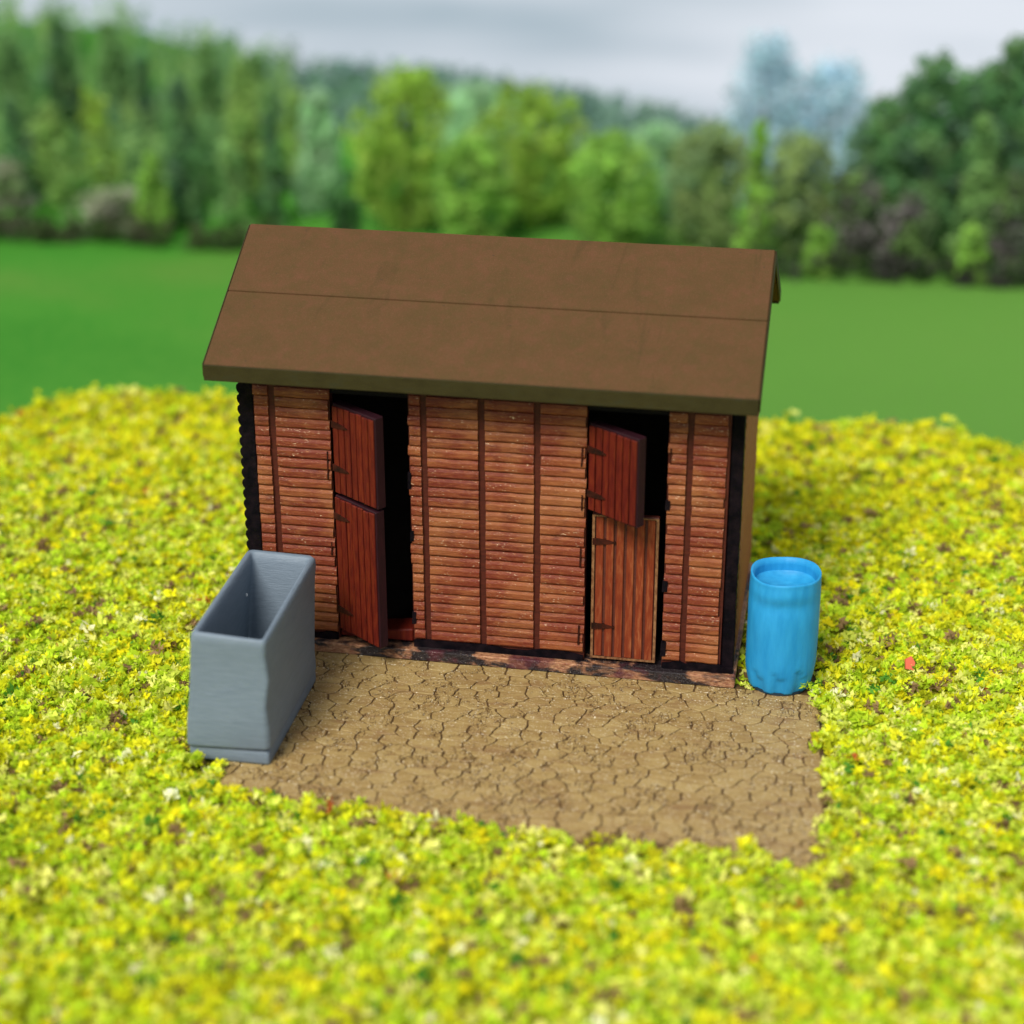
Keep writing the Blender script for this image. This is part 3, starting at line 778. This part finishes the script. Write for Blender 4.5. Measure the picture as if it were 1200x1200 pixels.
def tree(name, label, cat, x, y, h, w, pal, shape='round', group=None, dens=1.0):
    global TID
    TID += 1; r = np.random.default_rng(100 + TID)
    z = float(terrain(x, y)) - 0.03
    t = thing(name, label, cat, (x, y, z), 0, group)
    nc = int(58 * dens * max(0.7, min(2.6, h * w / 1.4)))
    low = {'round': 0.06, 'column': 0.05, 'bush': 0.04, 'cone': 0.05, 'sparse': 0.12}[shape]
    hh = r.uniform(low, 0.96, nc)
    if shape == 'round': wr = np.sqrt(np.clip(1 - ((hh - 0.48) / 0.54) ** 2, 0.12, 1))
    elif shape == 'column': wr = np.clip(1.15 - hh, 0.2, 0.85) + 0.12
    elif shape == 'cone': wr = np.clip(1.05 - hh, 0.06, 1)
    elif shape == 'bush': wr = np.sqrt(np.clip(1 - (hh / 1.05) ** 2, 0.05, 1))
    else: wr = np.clip(1.45 - hh * 1.05, 0.3, 1)
    a = r.uniform(0, 6.283, nc); q = r.random(nc) ** 0.5 * wr * w * 0.5
    cr = np.clip(r.uniform(0.10, 0.19, nc) * min(w, 1.2), 0.05, 0.24)
    cen = np.stack([np.cos(a) * np.maximum(q - cr * 0.4, 0), np.sin(a) * np.maximum(q - cr * 0.4, 0), hh * h - cr * 0.4 * (hh > 0.8)], 1)
    P_ = np.array(PALS[pal]); cols = P_[r.integers(0, len(P_), nc)] * r.uniform(0.75, 1.3, (nc, 1))
    rad = np.stack([cr, cr, cr * (1.5 if shape in ('column', 'sparse', 'cone') else 1.1)], 1)
    per = 48 if shape != 'sparse' else 17
    crown = obj('crown', leaf_mesh('crown', cen, rad, cols, per, 0.05, TID), t)
    obj('trunk', trunk_mesh(h, max(0.018, 0.022 * h), 6 if shape != 'bush' else 3, TID), t)
    return t
TREES = [
 ('bush', 'pale whitish rounded bush at the left edge of the wood', 'bush', -9.90, 12.8, 1.04, 0.77, 'palebush', 'bush'),
 ('bush', 'broad low pale grey green bush in front of the left wood', 'bush', -8.27, 12.7, 0.67, 1.51, 'palebush', 'bush'),
 ('sapling', 'slim bright green sapling in front of the left wood', 'tree', -7.56, 12.6, 1.37, 0.58, 'bright', 'column'),
 ('deciduous_tree', 'light green tree behind the pale bush at far left', 'tree', -9.71, 14, 1.63, 0.95, 'light', 'column'),
 ('deciduous_tree', 'narrow yellow green tree among dark trees of the left wood', 'tree', -9.16, 14.5, 1.76, 0.80, 'yellow', 'column'),
 ('conifer_tree', 'broad dark conifer in the middle of the left wood', 'tree', -7.78, 14.6, 1.93, 1.04, 'dark', 'cone'),
 ('conifer_tree', 'short dark conifer just right of the slim bright sapling', 'tree', -7.36, 13.3, 1.42, 0.79, 'dark', 'cone'),
 ('deciduous_tree', 'tall light green tree near the right end of the left wood', 'tree', -6.85, 15, 2.19, 0.97, 'light', 'column'),
 ('conifer_tree', 'dark slender conifer at the right end of the left wood', 'tree', -6.03, 13.6, 1.75, 0.67, 'dark', 'cone'),
 ('deciduous_tree', 'light green tree behind the dark slender conifer at the wood end', 'tree', -6.08, 15.2, 1.78, 0.70, 'light', 'column'),
 ('deciduous_tree', 'mid green tree in the top left corner of the wood', 'tree', -11.26, 16, 2.20, 1.13, 'mid', 'column'),
 ('conifer_tree', 'tallest dark conifer on the skyline at upper left', 'tree', -10.74, 17, 2.21, 1.04, 'dark', 'cone'),
 ('deciduous_tree', 'mid green skyline tree between two dark conifers at upper left', 'tree', -9.81, 17, 2.24, 0.90, 'mid', 'column'),
 ('conifer_tree', 'narrow dark conifer high in the wood above the bright sapling', 'tree', -8.76, 15.6, 2.14, 0.72, 'dark', 'cone'),
 ('deciduous_tree', 'mid green skyline tree above the broad dark conifer', 'tree', -8.14, 17, 2.11, 0.92, 'mid', 'column'),
 ('deciduous_tree', 'mid green skyline tree at the descending right end of the wood', 'tree', -7.46, 17.5, 1.85, 0.87, 'mid', 'column'),
 ('conifer_tree', 'dark conifer at the left picture edge above the whitish bush', 'tree', -10.21, 13.8, 1.75, 0.79, 'dark', 'cone'),
 ('deciduous_tree', 'small mid green tree between the two front conifers', 'tree', -6.55, 13.2, 1.35, 0.63, 'mid', 'column'),
 ('deciduous_tree', 'rounded yellow green tree above the left half of the roof', 'tree', -4.04, 14, 2.42, 1.77, 'yellow', 'round'),
 ('deciduous_tree', 'largest rounded yellow green tree above the middle of the roof', 'tree', -2.24, 14.6, 2.24, 2.01, 'yellow', 'round'),
 ('deciduous_tree', 'lower bright green tree above the right half of the roof', 'tree', -0.83, 13.5, 1.78, 1.49, 'bright', 'round'),
 ('deciduous_tree', 'bright green tree between the two rounded yellow green trees', 'tree', -2.81, 13.1, 1.74, 1.18, 'bright', 'round'),
 ('bush', 'small dark bush just above the left part of the roof ridge', 'bush', -4.58, 12.6, 0.84, 0.52, 'darkbush', 'bush'),
 ('deciduous_tree', 'pale blue green tree in the gap right of the left wood', 'tree', -6.02, 16, 1.17, 0.83, 'bluegreen', 'round'),
 ('deciduous_tree', 'olive tree behind the right end of the roof', 'tree', 0.57, 14, 1.90, 1.40, 'olive', 'round'),
 ('sapling', 'slim bright green tree standing beside the right roof end', 'tree', 1.28, 13, 2.15, 0.55, 'bright', 'column'),
 ('deciduous_tree', 'olive tree just right of the slim bright green tree', 'tree', 1.86, 13.7, 1.87, 1.13, 'olive', 'round'),
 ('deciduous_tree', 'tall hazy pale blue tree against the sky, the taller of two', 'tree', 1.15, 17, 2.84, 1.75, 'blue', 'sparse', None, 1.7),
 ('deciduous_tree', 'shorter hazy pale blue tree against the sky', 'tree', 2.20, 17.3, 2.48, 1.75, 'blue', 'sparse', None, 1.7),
 ('deciduous_tree', 'dark grey brown low tree left of the big dark tree', 'tree', 2.69, 13, 1.55, 1.10, 'purple', 'round'),
 ('deciduous_tree', 'big dark green tree rising into the sky at right', 'tree', 3.69, 13.7, 3.10, 1.36, 'dark', 'round'),
 ('deciduous_tree', 'tallest dark green tree at the right picture edge', 'tree', 4.72, 14.2, 3.31, 1.18, 'dark', 'round'),
 ('bush', 'dark grey brown bush at the foot of the big dark tree', 'bush', 3.36, 12.8, 1.20, 1.06, 'purple', 'bush'),
 ('sapling', 'short bright green sapling in front of the dark right trees', 'tree', 4.26, 12.5, 0.86, 0.58, 'bright', 'column'),
 ('bush', 'dark grey brown bush at the right picture edge', 'bush', 4.87, 12.9, 1.60, 0.98, 'purple', 'bush'),
 ('sapling', 'smallest bright sapling left of the dark grey brown low tree', 'tree', 2.22, 12.5, 0.76, 0.49, 'bright', 'column'),
 ('deciduous_tree', 'mid green tree between the two big dark trees at right', 'tree', 4.34, 13.2, 2.29, 0.83, 'mid', 'column'),
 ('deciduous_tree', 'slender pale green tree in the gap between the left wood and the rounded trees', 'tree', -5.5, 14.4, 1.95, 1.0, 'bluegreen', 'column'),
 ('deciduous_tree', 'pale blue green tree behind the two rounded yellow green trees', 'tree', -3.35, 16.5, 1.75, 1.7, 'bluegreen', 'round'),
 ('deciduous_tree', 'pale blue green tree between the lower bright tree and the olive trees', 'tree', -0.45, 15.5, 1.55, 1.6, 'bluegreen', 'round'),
 ('deciduous_tree', 'dark green tree filling the gap left of the big dark tree', 'tree', 3.05, 14.6, 2.35, 1.3, 'dark', 'round'),
 ('deciduous_tree', 'dark green tree behind the two big dark trees at right', 'tree', 4.35, 15.2, 2.75, 1.5, 'dark', 'round'),
]
for tr_ in TREES: tree(*tr_)
# hedge along the left edge of the field
r = np.random.default_rng(5)
nc = 170
hx_ = r.uniform(-13.0, -5.2, nc)
cen = np.stack([hx_, 12.15 + r.uniform(-0.12, 0.12, nc) + 0.02 * (hx_ + 9), -0.40 + r.uniform(0.05, 0.32, nc) + 0.05 * np.sin(hx_ * 3)], 1)
P_ = np.array([(0.10, 0.115, 0.06), (0.13, 0.12, 0.085), (0.07, 0.11, 0.045), (0.10, 0.17, 0.05)])
hd = thing('hedge', 'low grey brown hedge along the far edge of the field at left', 'hedge', (-9.0, 12.15, -0.40))
cen -= np.array((-9.0, 12.15, -0.40))
obj('foliage', leaf_mesh('foliage', cen, np.full((nc, 3), 0.13), P_[r.integers(0, 4, nc)], 40, 0.035, 77), hd)
# undergrowth along the foot of the right trees
nc = 90
hx_ = r.uniform(0.6, 8.0, nc)
cen = np.stack([hx_, 12.35 + r.uniform(-0.1, 0.15, nc), -0.40 + r.uniform(0.03, 0.30, nc)], 1)
P_ = np.array([(0.06, 0.08, 0.05), (0.085, 0.08, 0.075), (0.06, 0.11, 0.035)])
ug = obj('undergrowth', leaf_mesh('undergrowth', cen, np.full((nc, 3), 0.14), P_[r.integers(0, 3, nc)], 40, 0.035, 78))
ug['kind'] = 'stuff'; ug['label'] = 'dark undergrowth along the foot of the right hand trees'; ug['category'] = 'undergrowth'

# far woods that read as one mass: hillside at left, ridge in the middle
def wood(name, label, xs_, ys_, hs_, pals, seed):
    r = np.random.default_rng(seed); C_, R_, K_ = [], [], []
    for x, y, h in zip(xs_, ys_, hs_):
        z = float(terrain(x, y)); pal = np.array(PALS[pals[r.integers(0, len(pals))]])
        if pals == ['far']: pal = np.array(PALS['far'])
        base = pal[r.integers(0, len(pal))]
        for q in range(7):
            t = q / 6.0
            C_.append((x + r.normal(0, 0.02), y + r.normal(0, 0.02), z + h * (0.12 + 0.8 * t))); w_ = h * (0.34 - 0.20 * t)
            R_.append((w_, w_, h * 0.12)); K_.append(base * r.uniform(0.8, 1.25))
    o = obj(name, leaf_mesh(name, np.array(C_), np.array(R_), np.array(K_), 16, 0.05, seed))
    o['kind'] = 'stuff'; o['label'] = label; o['category'] = 'wood'
PALS['far'] = [(0.29, 0.45, 0.39), (0.31, 0.47, 0.42), (0.27, 0.42, 0.37), (0.33, 0.49, 0.39)]  # distance haze is mixed into this blue green
r = np.random.default_rng(9)
n_ = 330
wx = r.uniform(-18.5, -6.8, n_); wy = r.uniform(13.5, 23, n_); kp = (wx < -6.2 - (wy - 13) * 0.22)
wood('hillside_wood', 'dense dark green wood covering the hillside at upper left', wx[kp], wy[kp], r.uniform(0.7, 1.35, kp.sum()), ['dark', 'mid', 'dark', 'mid', 'light'], 21)
n_ = 1300
wx = r.uniform(-10.5, 16, n_); wy = r.uniform(19.0, 24.5, n_)
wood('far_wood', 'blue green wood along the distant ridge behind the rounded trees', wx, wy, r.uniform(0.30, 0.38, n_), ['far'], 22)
